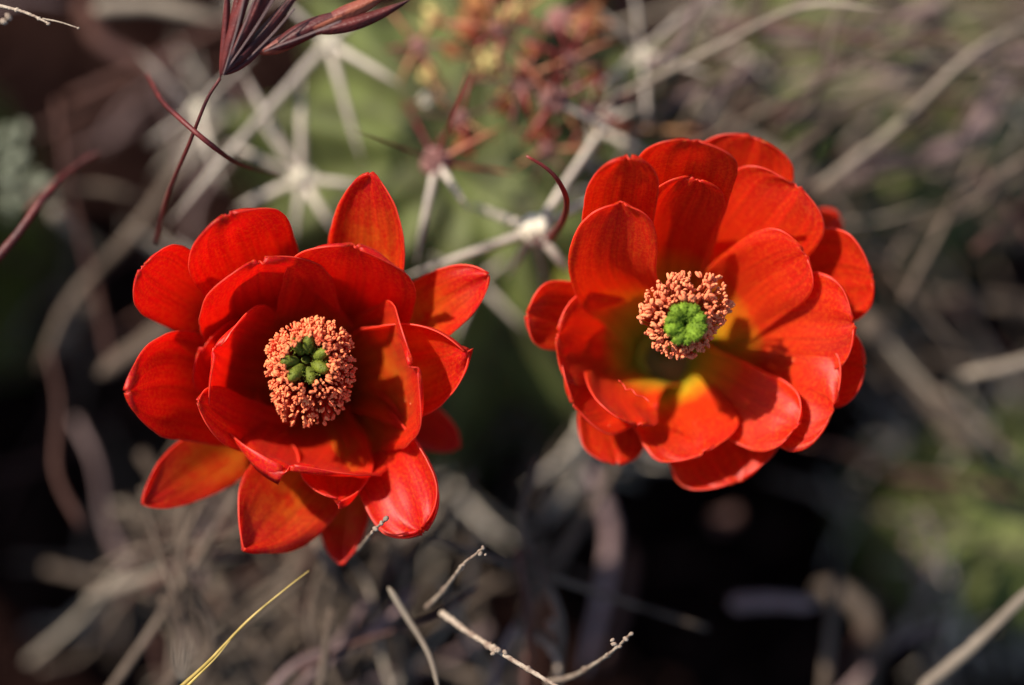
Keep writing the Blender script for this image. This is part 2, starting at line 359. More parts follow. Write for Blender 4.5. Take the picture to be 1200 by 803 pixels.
def stamens(rt, mt, shape, n, axis_c, zf, size, seed, base, gap):
    rnd = random.Random(seed); A = []; Fi = []
    tries = 0; pts = []
    while len(pts) < n and tries < 20000:
        tries += 1
        a = rnd.random() * 2 * math.pi; ro = shape(a); t = rnd.random() ** .8
        r = gap(a) + (ro - gap(a)) * t
        x = axis_c[0] + r * math.cos(a); y = axis_c[1] - r * math.sin(a)
        z = zf(a, t) + rnd.uniform(-.12, .07)
        p = P(x, y, z)
        if any((p - q).length < size * 1.15 for q, _, _ in pts): continue
        pts.append((p, a, t))
    for i, (p, a, t) in enumerate(pts):
        out = RX * math.cos(a) + UY * math.sin(a)
        ax = (FZ * rnd.uniform(-.3, 1) + out * rnd.uniform(-.6, 1) + Vector((rnd.uniform(-.5, .5), rnd.uniform(-.5, .5), 0)))
        A.append(anther(p, ax, size * rnd.uniform(.8, 1.15), seed * 1000 + i))
        if i % 4 != 3:
            b = P(*axis_c, -1.7).lerp(base, .35) + out * .12
            Fi.append(tube([b, b.lerp(p, .55), p - FZ * size * .5], .011, 4, 5))
    V, F = join(A); tag(build('anther', V, F, mt, rt, origin=P(*axis_c, 0)), 'dense ring of tiny pollen-covered anthers around the stigma', kind='stuff')
    V, F = join(Fi); tag(build('filament', V, F, M['filament'], rt, origin=base), 'thin red filaments carrying the anthers', kind='stuff')
def lshape(a):
    # the ring hangs lower towards the bottom of the picture
    d = math.degrees(a) % 360
    key = [(0, 56), (45, 60), (90, 50), (135, 50), (180, 50), (215, 52), (250, 76), (275, 78), (300, 72), (330, 60), (360, 56)]
    for (a0, r0), (a1, r1) in zip(key, key[1:]):
        if a0 <= d <= a1: return r0 + (r1 - r0) * (d - a0) / (a1 - a0)
stamens(fl, M['anther_l'], lshape, 600, (360, 424), lambda a, t: .12 - .42 * t ** 1.6 - .12 * max(0, -math.sin(a)) * t, .029, 3, P(*LB, -2.4), lambda a: 25)
def stigma(rt, mt, c, z, n, rad, size, base, tight, lab):
    rnd = random.Random(n)
    V, F = tube([base, base.lerp(P(*c, z - .3), .6), P(*c, z - .12)], .055, 8, 8)
    build('style', V, F, M['stigma_l'], rt, origin=base)
    for k in range(n):
        a = 2 * math.pi * (k + .3 * rnd.random()) / n + .3
        out = RX * math.cos(a) + UY * math.sin(a); tan = UY * math.cos(a) - RX * math.sin(a)
        ce = P(c[0] + rad * math.cos(a), c[1] - rad * math.sin(a), z + rnd.uniform(-.03, .03))
        s = size / 100 * rnd.uniform(.9, 1.08)
        up = (FZ * (.9 if not tight else .8) + out * .8).normalized(); rr = up.cross(tan).normalized()
        parts = [blob(ce, (tan * s * (.70 if not tight else .88), rr * s * .82, up * s * (1.4 if not tight else 1.35)), 12, 9, .14)]
        for q in range(150 if tight else 60):         # papillae
            v = Vector((rnd.gauss(0, 1), rnd.gauss(0, 1), rnd.gauss(0, 1))).normalized()
            pos = ce + tan * v.x * s * .9 + rr * v.y * s * .8 + up * v.z * s * (1.36 if not tight else 1.32)
            d = (pos - ce).normalized(); o1 = d.orthogonal().normalized() * .006
            parts.append(blob(pos, (o1, d.cross(o1.normalized()) * .0075, d * (.028 if tight else .014)), 4, 3))
        V, F = join(parts); build('stigma_lobe', V, F, mt, rt, origin=ce - up * s)
stigma(fl, M['stigma_l'], (358, 422), -.02, 7, 18.5, 10.5, P(*LB, -2.4), False, '')
def tube_of(rt, B, ground, m):
    """green scaly tube under the flower, running back into the cactus"""
    g = ground
    V, F = tube([B + FZ * .25, B - FZ * .6, B.lerp(g, .5) - FZ * .4, g], .55, 14, 16, lambda t: .75 + .35 * math.sin(t * 3), .12)
    build('flower_tube', V, F, m, rt, origin=B)
    for k in range(14):
        t = (k + .5) / 14; a = k * 2.4
        c = spline([B + FZ * .1, B - FZ * .6, B.lerp(g, .5) - FZ * .4, g], 30)[int(t * 25)]
        o = (RX * math.cos(a) + UY * math.sin(a))
        V, F = tube([c + o * .42, c + o * .62 + FZ * .12, c + o * .75 + FZ * .4], .07, 5, 6, lambda t: 1 - .85 * t)
        build('scale', V, F, M['bud'], rt, origin=c)
tube_of(fl, P(*LB, -2.5), P(450, 330, -7.5), M['tube'])

# right flower ----------------------------------------------------------------
RB = (776, 418)
RP = [
 dict(p=[(728, 340, -1.6), (722, 260, -.6), (735, 184, .35)], hw=44, cup=42, round_=2.4, smax=.80, roll=-8),                        # a top left back
 dict(p=[(785, 320, -1.7), (795, 235, -.8), (812, 162, .35)], hw=60, cup=36, round_=2.7, smax=.84, bw=.6),                                # b top
 dict(p=[(840, 320, -1.9), (862, 235, -1.5), (884, 160, -.95)], hw=62, cup=34, round_=2.7, smax=.84, bw=.6),                               # c top right
 dict(p=[(930, 310, -2.2), (960, 270, -2.0), (985, 256, -1.9)], hw=28, cup=26, round_=2.4, smax=.8),                                # f dark red behind
 dict(p=[(900, 360, -1.9), (965, 325, -1.25), (1022, 326, -.75)], hw=60, cup=22, round_=2.6, smax=.82, roll=2, bw=.7),                       # h right outer
 dict(p=[(890, 420, -1.8), (960, 428, -1.2), (1014, 434, -.75)], hw=50, cup=26, round_=2.6, smax=.84, roll=0, bw=.6),                      # j right lower outer
 dict(p=[(810, 470, -1.9), (845, 520, -1.4), (866, 564, -1.0)], hw=70, cup=28, round_=2.5, smax=.80, roll=0, bw=.75),                       # n bottom outer
 dict(p=[(725, 450, -1.9), (715, 500, -1.4), (722, 543, -1.1)], hw=46, cup=36, round_=2.3, smax=.76, roll=0, bw=.8),                       # p bottom left outer
 dict(p=[(715, 385, -1.8), (665, 370, -1.2), (618, 368, -.8)], hw=44, cup=36, round_=2.5, smax=.82, roll=0, bw=.7),                         # r left outer
 # middle ring
 dict(p=[(850, 320, -1.6), (895, 262, -1.05), (932, 216, -.6)], hw=68, cup=28, round_=2.8, smax=.84, roll=-4, bw=.75),                        # e upper right
 dict(p=[(870, 450, -1.6), (930, 462, -.9), (978, 478, -.5)], hw=68, cup=24, round_=2.7, smax=.84, roll=0, bw=.8),                         # k lower right
 dict(p=[(785, 310, -1.5), (795, 255, -.8), (815, 208, -.1)], hw=48, cup=44, round_=2.6, smax=.80, roll=8, bw=.6),                        # d small upright
 dict(p=[(742, 350, -1.4), (718, 310, -.6), (728, 238, .1)], hw=52, cup=56, round_=2.5, smax=.76, roll=-14, bw=.7),               # t upper left big
 dict(p=[(722, 400, -1.8), (684, 398, -1.15), (653, 392, -.7)], hw=58, cup=50, round_=2.5, smax=.80, roll=4, bw=.8),                 # s left inner
 dict(p=[(728, 440, -1.8), (692, 460, -1.1), (672, 474, -.65)], hw=62, cup=40, round_=2.3, smax=.76, roll=4, bw=.95),                # q left lower
 dict(p=[(782, 470, -1.8), (805, 500, -1.1), (824, 531, -.7)], hw=60, cup=26, round_=2.6, smax=.80, roll=0, bw=.95),                        # m lower
 # inner
 dict(p=[(850, 362, -1.6), (895, 325, -.9), (944, 298, -.4)], hw=52, cup=24, round_=2.6, smax=.80, roll=-4, bw=.95),                        # g 
 dict(p=[(860, 385, -1.7), (930, 378, -.95), (1001, 378, -.38)], hw=62, cup=20, round_=2.6, smax=.82, roll=0, bw=.8),                        # i 
 dict(p=[(825, 448, -1.7), (880, 478, -1.0), (934, 500, -.5)], hw=47, cup=22, round_=2.5, smax=.78, roll=0, bw=.9),                        # l lower right inner
 dict(p=[(738, 440, -1.8), (724, 466, -1.1), (748, 499, -.6)], hw=50, cup=34, round_=2.4, smax=.76, roll=0, bw=.95),                         # o 
]
fr = flower('cactus_flower', 'orange-red cactus flower with rounded petals and one tight bright green stigma', M['petal_r'], RB, -2.3, RP, None)
def rshape(a):
    d = math.degrees(a) % 360
    key = [(0, 44), (20, 56), (45, 66), (70, 56), (95, 54), (120, 56), (150, 55), (180, 55), (210, 50), (240, 48), (265, 46), (300, 44), (330, 34), (360, 44)]
    for (a0, r0), (a1, r1) in zip(key, key[1:]):
        if a0 <= d <= a1: return r0 + (r1 - r0) * (d - a0) / (a1 - a0)
stamens(fr, M['anther_r'], rshape, 270, (804, 374), lambda a, t: .10 - .25 * t, .040, 5, P(*RB, -2.2), lambda a: 24)
stigma(fr, M['stigma_r'], (803, 380), .12, 10, 14, 9.6, P(*RB, -2.2), True, '')
tube_of(fr, P(*RB, -2.4), P(640, 300, -7.5), M['tube'])
# grains of pollen fallen on the petals
from mathutils.bvhtree import BVHTree
def pollen(rt, c, n, m, seed):
    rnd = random.Random(seed); V = []; F = []
    for o in rt.children:
        if o.name.startswith('petal'):
            off = len(V); V += [v.co + WL[o] for v in o.data.vertices]; F += [tuple(i + off for i in p.vertices) for p in o.data.polygons]
    tree = BVHTree.FromPolygons(V, F); parts = []
    for k in range(n):
        a = rnd.random() * 6.283; r = 55 + abs(rnd.gauss(0, 1)) * 32
        p = P(c[0] + r * math.cos(a), c[1] - r * math.sin(a), 1.5); h, nr, _, _ = tree.ray_cast(p, (p - CAM).normalized())
        if h is None: continue
        s = rnd.uniform(.006, .013); o = nr.orthogonal().normalized(); parts.append(blob(h + nr * (s * .6 if nr.dot(FZ) > 0 else -s * .6), (o * s, nr.cross(o) * s, nr * s), 6, 5, .4))
    Vp, Fp = join(parts); tag(build('pollen', Vp, Fp, m, rt, origin=P(*c, -1)), 'loose grains of pollen on the petals', kind='stuff')
pollen(fl, (370, 440), 90, M['anther_l'], 1); pollen(fr, (810, 390), 60, M['anther_r'], 2)
# a thread of pollen lying on the lower petal
V, F = tube([P(725, 446, -.5), P(730, 450, -.52), P(734, 457, -.48), P(740, 456, -.5), P(746, 463, -.47), P(754, 465, -.5), P(761, 471, -.46)], .008, 5, 24, None, .9)
tag(build('pollen_thread', V, F, M['rim']), 'tiny wavy pinkish thread lying on a lower petal of the orange-red flower', 'thread')
# ---------------------------------------------------------------- cactus stems
def cactus(label, cx, cy, ztop, rad, ribs, depth, length, nt=70):
    """ribbed dome whose crown faces the camera; returns root and a surface function"""
    c = P(cx, cy, ztop); k = (D - ztop) / D
    A = (FZ * .92 + Vector((0, 0, .2))).normalized(); X = (RX - A * RX.dot(A)).normalized(); Y = A.cross(X)
    def surf(a, q):
        # q 0 crown .. 1 shoulder .. 2 foot
        if q < 1: rr = math.sin(q * math.pi / 2); h = -(1 - math.cos(q * math.pi / 2)) * rad * .85
        else: rr = 1 + .05 * math.sin((q - 1) * 3); h = -rad * .85 - (q - 1) * length
        ph = a * ribs
        rib = (1 - abs(math.sin(ph / 2)) ** 1.3)
        tub = .06 * math.cos(q * 16)
        rr2 = rad * rr * (1 - depth * (1 - rib) * sm(q * 3)) + tub * rr * rib
        return c + (X * math.cos(a) + Y * math.sin(a)) * rr2 + A * (h + .25 * rib * sm(q * 3) - .35 * math.exp(-(q / .12) ** 2))
    rt = root('hedgehog_cactus', c - A * (rad * .85 + length), label, 'cactus')
    V = []; F = []; NA = 160
    for j in range(nt):
        q = 2 * (j / (nt - 1)) ** 1.2
        for i in range(NA): V.append(surf(2 * math.pi * i / NA, q))
    for j in range(nt - 1):
        for i in range(NA):
            i2 = (i + 1) % NA; F.append((j * NA + i, j * NA + i2, (j + 1) * NA + i2, (j + 1) * NA + i))
    build('stem_body', V, F, M['cactus'], rt, origin=c - A * 2)
    return rt, surf
def areole(rt, pos, size, m, spines, sm_=None, nrm=None):
    n = nrm or FZ; o = n.orthogonal().normalized(); parts = [blob(pos, (o * size, n.cross(o) * size, n * size * .7), 10, 7, .5)]
    rnd = random.Random(int(pos.x * 1000))
    for k in range(14):
        d = Vector((rnd.gauss(0, 1), rnd.gauss(0, 1), rnd.gauss(0, 1))).normalized()
        b = pos + d * size * .7; q = d.orthogonal().normalized() * size * .35
        parts.append(blob(b, (q, d.cross(q.normalized()) * size * .35, d * size * .45), 6, 5, .3))
    V, F = join(parts); ar = build('areole', V, F, m, rt, origin=pos)
    for (tip, r, mt, bend) in spines:
        mid = pos.lerp(tip, .5) + n * bend
        V, F = tube([pos, mid, tip], r, 8, 12, lambda t: (1.1 - .3 * t) * (1 - sm((t - .68) / .32) * .9), .25)
        build('spine', V, F, mt, ar, origin=pos)
    return ar
st, surf = cactus('ribbed green cactus stem behind and between the two red flowers', 560, 195, -4.9, 4.1, 11, .26, 9)
SW, SR, SY = M['spine_w'], M['spine_r'], M['spine_y']
Z = -3.0
def sp(x, y, z, r, mt=SW, bend=.1): return (P(x, y, z * 1.18), r / 100 * .88, mt, bend)
areole(st, P(385, 50, -3.9), .15, M['areole'], [sp(192, 268, -2.9, 6.5), sp(425, 192, -3.2, 5.5), sp(474, 103, -3.0, 5.5), sp(330, 0, -3.2, 5), sp(440, 10, -3.4, 5)])
areole(st, P(354, 210, -3.9), .18, M['areole'], [sp(283, 82, -3.3, 6), sp(354, 85, -3.4, 6.5), sp(432, 218, -3.0, 6), sp(395, 275, -3.2, 6), sp(262, 165, -3.3, 5), sp(275, 245, -3.6, 6), sp(345, 285, -3.2, 5.5), sp(300, 130, -4.2, 5)])
areole(st, P(627, 270, -2.4), .19, M['areole'], [sp(672, 325, -2.2, 6.5), sp(545, 238, -2.8, 6), sp(472, 325, -2.2, 6.2), sp(592, 328, -2.6, 5.5), sp(705, 228, -2.4, 6), sp(735, 105, -3.0, 5.5), sp(640, 350, -3.2, 5)])
for x, y, z, tips in [(752, 62, -4.2, [(700, 10), (815, 5), (690, 110), (760, 160), (835, 90), (742, -15)]), (262, 320, -5.2, [(200, 280), (240, 400), (180, 345)]), (712, 215, -4.4, [(675, 165), (760, 130), (640, 240)]), (232, 130, -5.0, [(160, 60), (300, 60), (170, 170), (262, 225)]), (560, 330, -5.2, [(500, 300), (530, 400), (620, 390), (600, 300)])]:
    areole(st, P(x, y, z), .12, M['areole'], [sp(u, v, z * .8, 4.6) for u, v in tips])
for x, y, z, k0 in [(610, 100, -3.0, 9), (668, 70, -3.0, 8), (540, 140, -3.0, 7), (690, 130, -3.2, 8), (585, 35, -3.1, 7), (640, 175, -3.2, 7), (490, 55, -3.4, 6)]:
    rt_ = random.Random(x)
    areole(st, P(x, y, z), .12, M['areole_p'], [sp(x + rt_.uniform(35, 75) * math.cos(j * 6.283 / k0 + x), y + rt_.uniform(35, 75) * math.sin(j * 6.283 / k0 + x), z * .85, rt_.uniform(2.4, 4.2), rt_.choice((SR, SR, M['straw_b'], SY)), .12) for j in range(k0)])
# the hooked red spine in focus
ar3 = areole(st, P(652, 276, -2.3), .03, M['areole_p'], [])
V, F = tube([P(645, 280, -1.9), P(660, 258, -1.0), P(664, 235, -.4), P(655, 213, -.05), P(640, 197, .1), P(617, 183, .2)], .055, 9, 26, lambda t: .25 + .75 * (1 - t) ** .7)
tag(build('spine', V, F, M['spine_r'], ar3), 'curved glossy dark red spine with a hooked tip')
areole(st, P(512, 190, -2.6), .19, M['areole_p'], [sp(487, 310, -2.0, 5.5, SW), sp(552, 250, -1.9, 5, SW), sp(412, 152, -1.0, 2.2, SR, .2), sp(555, 72, -.9, 2.4, SR, .2), sp(608, 205, -2.2, 3.5, SR), sp(590, 148, -2.2, 4, SY), sp(470, 110, -3, 3, SR)])
areole(st, P(650, 118, -2.9), .20, M['areole_p'], [sp(648, 55, -1.7, 3.2, SR, .2), sp(715, 85, -2.4, 4, SR), sp(600, 60, -2.4, 4, SY), sp(720, 155, -2.6, 4.5, SW), sp(610, 175, -2.5, 4, SR), sp(690, 170, -2.6, 4, SY)])
areole(st, P(574, 75, -3.6), .21, M['areole_y'], [sp(545, 0, -2.8, 4, SR), sp(615, 20, -2.8, 4, SR), sp(520, 60, -2.8, 4, SY), sp(535, 115, -2.6, 3.5, SR), sp(628, 95, -3, 4, SY)])
areole(st, P(500, 85, -3.9), .13, M['areole_y'], [sp(460, 60, -3.2, 3.5, SR), sp(480, 20, -3.2, 3.5, SR), sp(525, 130, -3, 3.5, SY)])
areole(st, P(604, 18, -3.6), .17, M['areole_y'], [sp(560, -20, -3, 4, SR), sp(645, -10, -2.8, 4, SY), sp(650, 40, -2.8, 4, SR), sp(600, 60, -2.7, 3.5, SR)])
areole(st, P(655, 25, -3.4), .18, M['areole_p'], [sp(700, 0, -2.8, 4.5, SR), sp(690, 55, -2.8, 4.5, SY), sp(720, 30, -2.8, 4.5, SY)])
areole(st, P(505, 20, -4.0), .14, M['areole_y'], [sp(470, 0, -3, 3.5, SR), sp(540, 40, -3, 3.5, SR)])
areole(st, P(500, 118, -3.7), .09, M['areole'], [sp(530, 95, -3.2, 3, SY), sp(470, 130, -3.2, 3, SR)])
areole(st, P(700, 150, -4.2), .11, M['areole'], [sp(760, 120, -3.4, 5.5), sp(770, 190, -3.4, 5.5), sp(680, 210, -3.5, 5.5), sp(830, 155, -3.2, 4.5, SY), sp(740, 60, -3.6, 5.5)])
rnd = random.Random(3)
for a, q in [(3.3, .9), (3.9, .8), (4.3, 1.05), (4.9, .72), (5.3, .95), (5.9, .8), (.3, .8), (.8, .85), (2.9, .75), (2.4, .85), (3.6, 1.25), (4.7, 1.25), (5.6, 1.25), (1.4, .8), (2.0, .8)]:
    pos = surf(round(a / (2 * math.pi / 11)) * 2 * math.pi / 11, q); n = (pos - P(565, 150, -8)).normalized()
    sps = []
    for k in range(7):
        b = 2 * math.pi * k / 7 + rnd.random() * .4; o = n.orthogonal().normalized()
        d = Matrix.Rotation(b, 3, n) @ o
        sps.append((pos + (d + n * .55) * rnd.uniform(.9, 1.7), .05, SW, .1))
    areole(st, pos, .12, M['areole'], sps, nrm=n)
# young buds crowding the crown
for i, (x, y, z, s) in enumerate([(548, 30, -3.5, .20), (690, 25, -3.6, .26), (625, 55, -3.3, .16), (530, 60, -3.6, .13), (590, 120, -3.2, .17), (548, 165, -2.8, .2), (700, 90, -3.7, .2), (635, 150, -3.1, .16), (560, 10, -3.9, .24)]):
    pos = P(x, y, z - .5)
    parts = [blob(pos, (RX * s * .8, UY * s, FZ * s * .8), 10, 8, .35)]
    bd = build('bud', *join(parts), M['bud'], st, origin=pos)
    for k in range(5):
        a = k * 1.256 + i; o = RX * math.cos(a) + UY * math.sin(a)
        V, F = tube([pos + o * s * .5, pos + o * s * 1.0 + FZ * s * .5, pos + o * s * 1.2 + FZ * s * 1.6], s * .24, 6, 6, lambda t: 1 - .8 * t)
        build('bud_scale', V, F, [M['bud'], M['spine_r'], M['areole_y'], M['spine_y'], M['bud']][k], bd, origin=pos)
st_shade, surf4 = cactus('green cactus stem added past the left edge to shade the litter', -400, 170, -3.2, 3.3, 10, .15, 9)  # added stem, mostly out of view, casting shade over the background
st2, surf2 = cactus('green cactus stem blurred behind straws, up and right of the right flower', 1040, 110, -9.5, 3.0, 10, .15, 7)
st3, surf3 = cactus('pale green cactus stem blurred at the picture edge, below and right of the right flower', 1185, 600, -8.5, 1.9, 10, .15, 6)
for stx, sf, cc in ((st2, surf2, P(1040, 110, -13)), (st3, surf3, P(1185, 600, -11.5))):
    for k in range(9):
        pos = sf(2 * math.pi * k / 10, .45 + .35 * (k % 3)); n = (pos - cc).normalized()
        sps = []
        for j in range(5):
            d = Matrix.Rotation(1.05 * j + rnd.random() * .4, 3, n) @ n.orthogonal().normalized()
            sps.append((pos + (d + n * .5) * rnd.uniform(.7, 1.2), .035, SW, .1))
        areole(stx, pos, .10, M['areole'], sps, nrm=n)
# ---------------------------------------------------------------- straws, twigs, grass
def straw(pts, r, m, label, cat='straw', name='dry_straw', group=None, rough=.2, taper=None, n=16, nodes=()):
    pts = [(x, y, z * 1.35 if z < -3.4 else z) for x, y, z in pts]
    V, F = tube([P(*p) for p in pts], r / 100 * (1 - pts[0][2] / D) * (1.15 if pts[0][2] < -5 else 1), 8, n, taper or (lambda t: (1 - .35 * t) * min(1, .35 + 9 * t, .25 + 7 * (1 - t))), rough, nodes)
    return tag(build(name, V, F, m), label, cat, group)
G = 'dry straws around the flowers'
S, SPp, SB, SMv = M['straw'], M['straw_p'], M['straw_b'], M['straw_m']
T_ = [
 ([(690, 130, -3.4), (830, 60, -3.2), (940, 8, -2.6), (1035, 12, -2.0)], 4.5, SPp, 'long pale arching straw reaching the top edge above the right flower'),
 ([(800, 108, -5), (870, 160, -5), (965, 215, -5.2)], 9, SPp, 'short straight pale straw touching the top rim of the right flower'),
 ([(1172, 78, -5), (1160, 130, -5), (1110, 175, -5), (1030, 195, -5.5), (950, 215, -6)], 14, SMv, 'thick mauve-grey straw bent in a hook, up and right of the right flower'),
 ([(900, 145, -6), (1010, 125, -6), (1165, 65, -5.5)], 15, S, 'broad grey-green straw lying across the top right corner'),
 ([(800, 120, -6), (900, 90, -6), (1010, 0, -6)], 13, S, 'broad grey straw above the right flower'),
 ([(820, 20, -6), (740, 120, -6), (690, 190, -5)], 8, S, 'grey straw leaning down to the upper left of the right flower'),
 ([(1015, -20, -5.5), (1080, 20, -6), (1140, 70, -6)], 14, S, 'grey straw slanting down at the top right corner'),
 ([(1060, 110, -6.5), (1130, 210, -6.5), (1210, 300, -6.5)], 12, S, 'grey straw slanting off the right edge of the picture'),
 ([(1010, 370, -4.5), (1070, 440, -5), (1150, 540, -5)], 15, S, 'thick grey straw running down from the right flower'),
 ([(1215, 420, -3.5), (1170, 432, -3.5), (1125, 440, -3.7)], 7, SPp, 'short pale straw poking in at the right edge'),
 ([(1075, 812, -2.5), (1140, 758, -2.5), (1220, 680, -2.5)], 9, SPp, 'straight tan straw crossing the bottom right corner'),
 ([(955, 690, -5), (1005, 705, -5), (1020, 750, -5), (1015, 815, -5)], 13, S, 'bent brown-grey straw arching at the bottom right'),
 ([(855, 707, -4), (905, 705, -4), (958, 709, -4)], 10, SMv, 'short mauve straw piece in the dark below the right flower'),
 ([(835, 618, -6), (850, 608, -6), (868, 600, -6)], 12, SB, 'small brown crumb of straw below the right flower'),
 ([(688, 545, -4.5), (716, 620, -4.5), (705, 700, -4.5), (683, 790, -4.5)], 9, M['straw_m'], 'mauve straw curving down between the two flowers'),
 ([(735, 640, -6), (728, 700, -6), (700, 790, -6)], 9, SB, 'dark reddish straw beside the mauve curved one'),
 ([(100, 702, -3.6), (190, 672, -3.6), (300, 645, -4)], 8, SPp, 'straight tan straw under the left flower, pointing to its lowest orange petal'),
 ([(365, 625, -3), (395, 675, -3), (450, 740, -3.5), (470, 812, -4)], 7, S, 'grey straw dropping from the tip of the lowest dark petal'),
 ([(395, 670, -3.5), (375, 720, -4), (350, 800, -4)], 8, S, 'grey straw forking down below the left flower'),
 ([(345, 640, -5), (340, 720, -5), (300, 812, -5)], 10, S, 'upright grey straw below the left flower'),
 ([(455, 688, -1.2), (480, 728, -1.2), (503, 768, -1), (515, 812, -.8)], 4.2, SPp, 'smooth pale straw curving down at the bottom edge'),
 ([(530, 150, -6), (700, 150, -5), (835, 158, -4.5)], 5, M['spine_y'], 'amber straw behind the top left petals of the right flower'),
 ([(60, 245, -4), (100, 280, -4.5), (130, 300, -5)], 9, SPp, 'short grey straw left of the left flower'),
 ([(30, 250, -3), (60, 220, -2.6), (110, 180, -3)], 4, M['brome'], 'crimson blade segment beside the pale sprig'),
 ([(110, 10, -4), (180, 8, -4), (262, 25, -4)], 8, SPp, 'pale straw along the top edge left of the grass head'),
 ([(95, 0, -5), (120, 50, -5), (190, 85, -5)], 10, SB, 'bent brown straw in the upper left'),
 ([(205, 378, -4), (160, 410, -4), (115, 440, -4)], 12, S, 'broad grey straw tucked behind the left-hand petals'),
 ([(105, 350, -5), (92, 380, -5)], 13, S, 'short grey stub left of the left flower'),
 ([(85, 375, -5), (65, 420, -5)], 14, S, 'grey stub standing beneath the shorter stub'),
]
for pts, r, m, lab in T_: straw(pts, r, m, lab, group=G)
# segmented pale twigs in focus at the bottom
def twig(pts, r, label, nodes, side=()):
    rt = root('twig', P(*pts[0]), label, 'twig', 'jointed pale twigs')
    r *= .82
    V, F = tube([P(*p) for p in pts], r / 100, 9, 60, lambda t: 1.1 - .5 * t, .5, nodes)
    build('stalk', V, F, M['twig'], rt)
    for i, (x, y, z, s) in enumerate(side):
        c = P(x, y, z); a = random.uniform(0, 6)
        d = RX * math.cos(a) + UY * math.sin(a)
        V, F = blob(c, (d * s / 100, FZ.cross(d) * s / 140, FZ * s / 140), 7, 6, .5); build('bud_scar', V, F, M['twig'], rt, origin=c)
    return rt
twig([(500, 712, -1.4), (520, 692, -1), (543, 662, -.5), (560, 648, -.2), (567, 642, 0)], 3.4, 'short pale jointed twig rising right of the lowest dark petal', (.3, .62, .9), [(566, 642, 0, 3), (563, 649, 0, 3.2), (569, 650, .02, 2), (543, 662, -.4, 3)])
twig([(517, 718, -1.2), (550, 742, -.9), (585, 764, -.4), (620, 785, -.1), (655, 806, .1)], 4.6, 'long pale jointed twig running off the bottom edge', (.45, .5, .78), [(583, 762, -.3, 5), (592, 765, -.3, 4.5), (578, 766, -.35, 4)])
twig([(640, 800, -1.6), (672, 792, -1.2), (705, 773, -.6), (725, 757, -.2), (740, 742, 0)], 3.6, 'pale knobbly twig with a beaded tip right of the long jointed one', (.4, .7), [(720, 755, -.1, 4.5), (726, 758, -.1, 4), (733, 749, 0, 3.4), (740, 743, 0, 2.6), (718, 750, -.1, 3.6)])
twig([(415, 650, -1.4), (430, 632, -.8), (442, 618, -.3), (455, 607, -.1)], 2.6, 'tiny whitish twig poking out beside the lowest dark petal', (.5, .8), [(440, 620, -.1, 4), (447, 613, -.1, 3.5), (452, 608, -.1, 4), (436, 624, -.2, 3)])
twig([(630, 745, -3), (650, 765, -2.6), (655, 800, -2.4)], 6, 'blurred grey twig stub between the jointed twigs', (.5,), [(610, 745, -3, 10), (650, 735, -3, 12)])
twig([(-8, 5, -.2), (30, 15, -.1), (58, 28, 0)], 2.6, 'thin white twig in the top left corner', (.4, .8), [(57, 28, 0, 3), (10, 20, -.6, 6), (4, 25, -.6, 6)])
twig([(50, 22, -.2), (70, 26, -.1), (92, 33, 0)], 1.3, 'hair-thin white twig tip beside the top left twig', (.9,), [(92, 33, 0, 2)])
# golden awn
rt = root('golden_grass', P(205, 806, -.5), 'single golden grass awn slanting up from the bottom edge under the left flower', 'grass blade')
V, F = tube([P(212, 805, -.3), P(245, 775, -.1), (P(290, 728, .1)), P(335, 690, .2), P(362, 669, .3)], .026, 7, 30, lambda t: 1 - .75 * t, .1); build('awn', V, F, M['gold'], rt)
V, F = tube([P(216, 808, -.3), P(232, 792, -.1), P(252, 772, .0), P(270, 750, .05)], .022, 7, 20, lambda t: 1 - .9 * t); build('husk', V, F, M['gold'], rt)
# pale tuft beside the awn
rt = root('dry_grass', P(213, 806, -1.5), 'small pale seed tuft beside the foot of the golden awn', 'seed head')
for k in range(7):
    V, F = tube([P(212, 800, -1.6), P(212 + (k - 3) * 3, 780, -1.5), P(214 + (k - 3) * 4, 750 + 9 * (k % 3), -1.4)], .013, 6, 8, lambda t: 1 - .8 * t); build('bristle', V, F, M['straw_p'], rt)
# red grass head
rt = root('brome_grass', P(183, 285, -.9), 'dark crimson grass head with fanned spikelets leaning in at the top left', 'grass')
V, F = tube([P(183, 285, -1.6), P(196, 230, -1.0), P(222, 168, -.4), P(242, 118, -.1), P(258, 92, 0)], .038, 8, 40, lambda t: .8 - .3 * t); build('stem', V, F, M['brome'], rt)
def floret(a, b, w, m, bow=0, parent=rt, z=0):
    """a folded lance-shaped scale with a keel"""
    a = P(*a); b = P(*b); T = (b - a); L = T.length; T.normalize(); W = T.cross(FZ).normalized(); N = W.cross(T)
    V = []; F = []; n = 16; k = 7
    for j in range(n):
        t = j / (n - 1); ww = w / 100 * (math.sin(math.pi * min(1, t ** .8)) ** .8 * (1 - .3 * t) + .06)
        c = a + T * L * t + W * bow / 100 * math.sin(math.pi * t)
        for i in range(k):
            u = -1 + 2 * i / (k - 1); V.append(c + W * u * ww + N * ww * .8 * (1 - abs(u)) )
    for j in range(n - 1):
        for i in range(k - 1): F.append((j * k + i, j * k + i + 1, (j + 1) * k + i + 1, (j + 1) * k + i))
    return build('spikelet', V, F, m, parent, solid=.012)
B1, B2 = M['brome'], M['brome2']
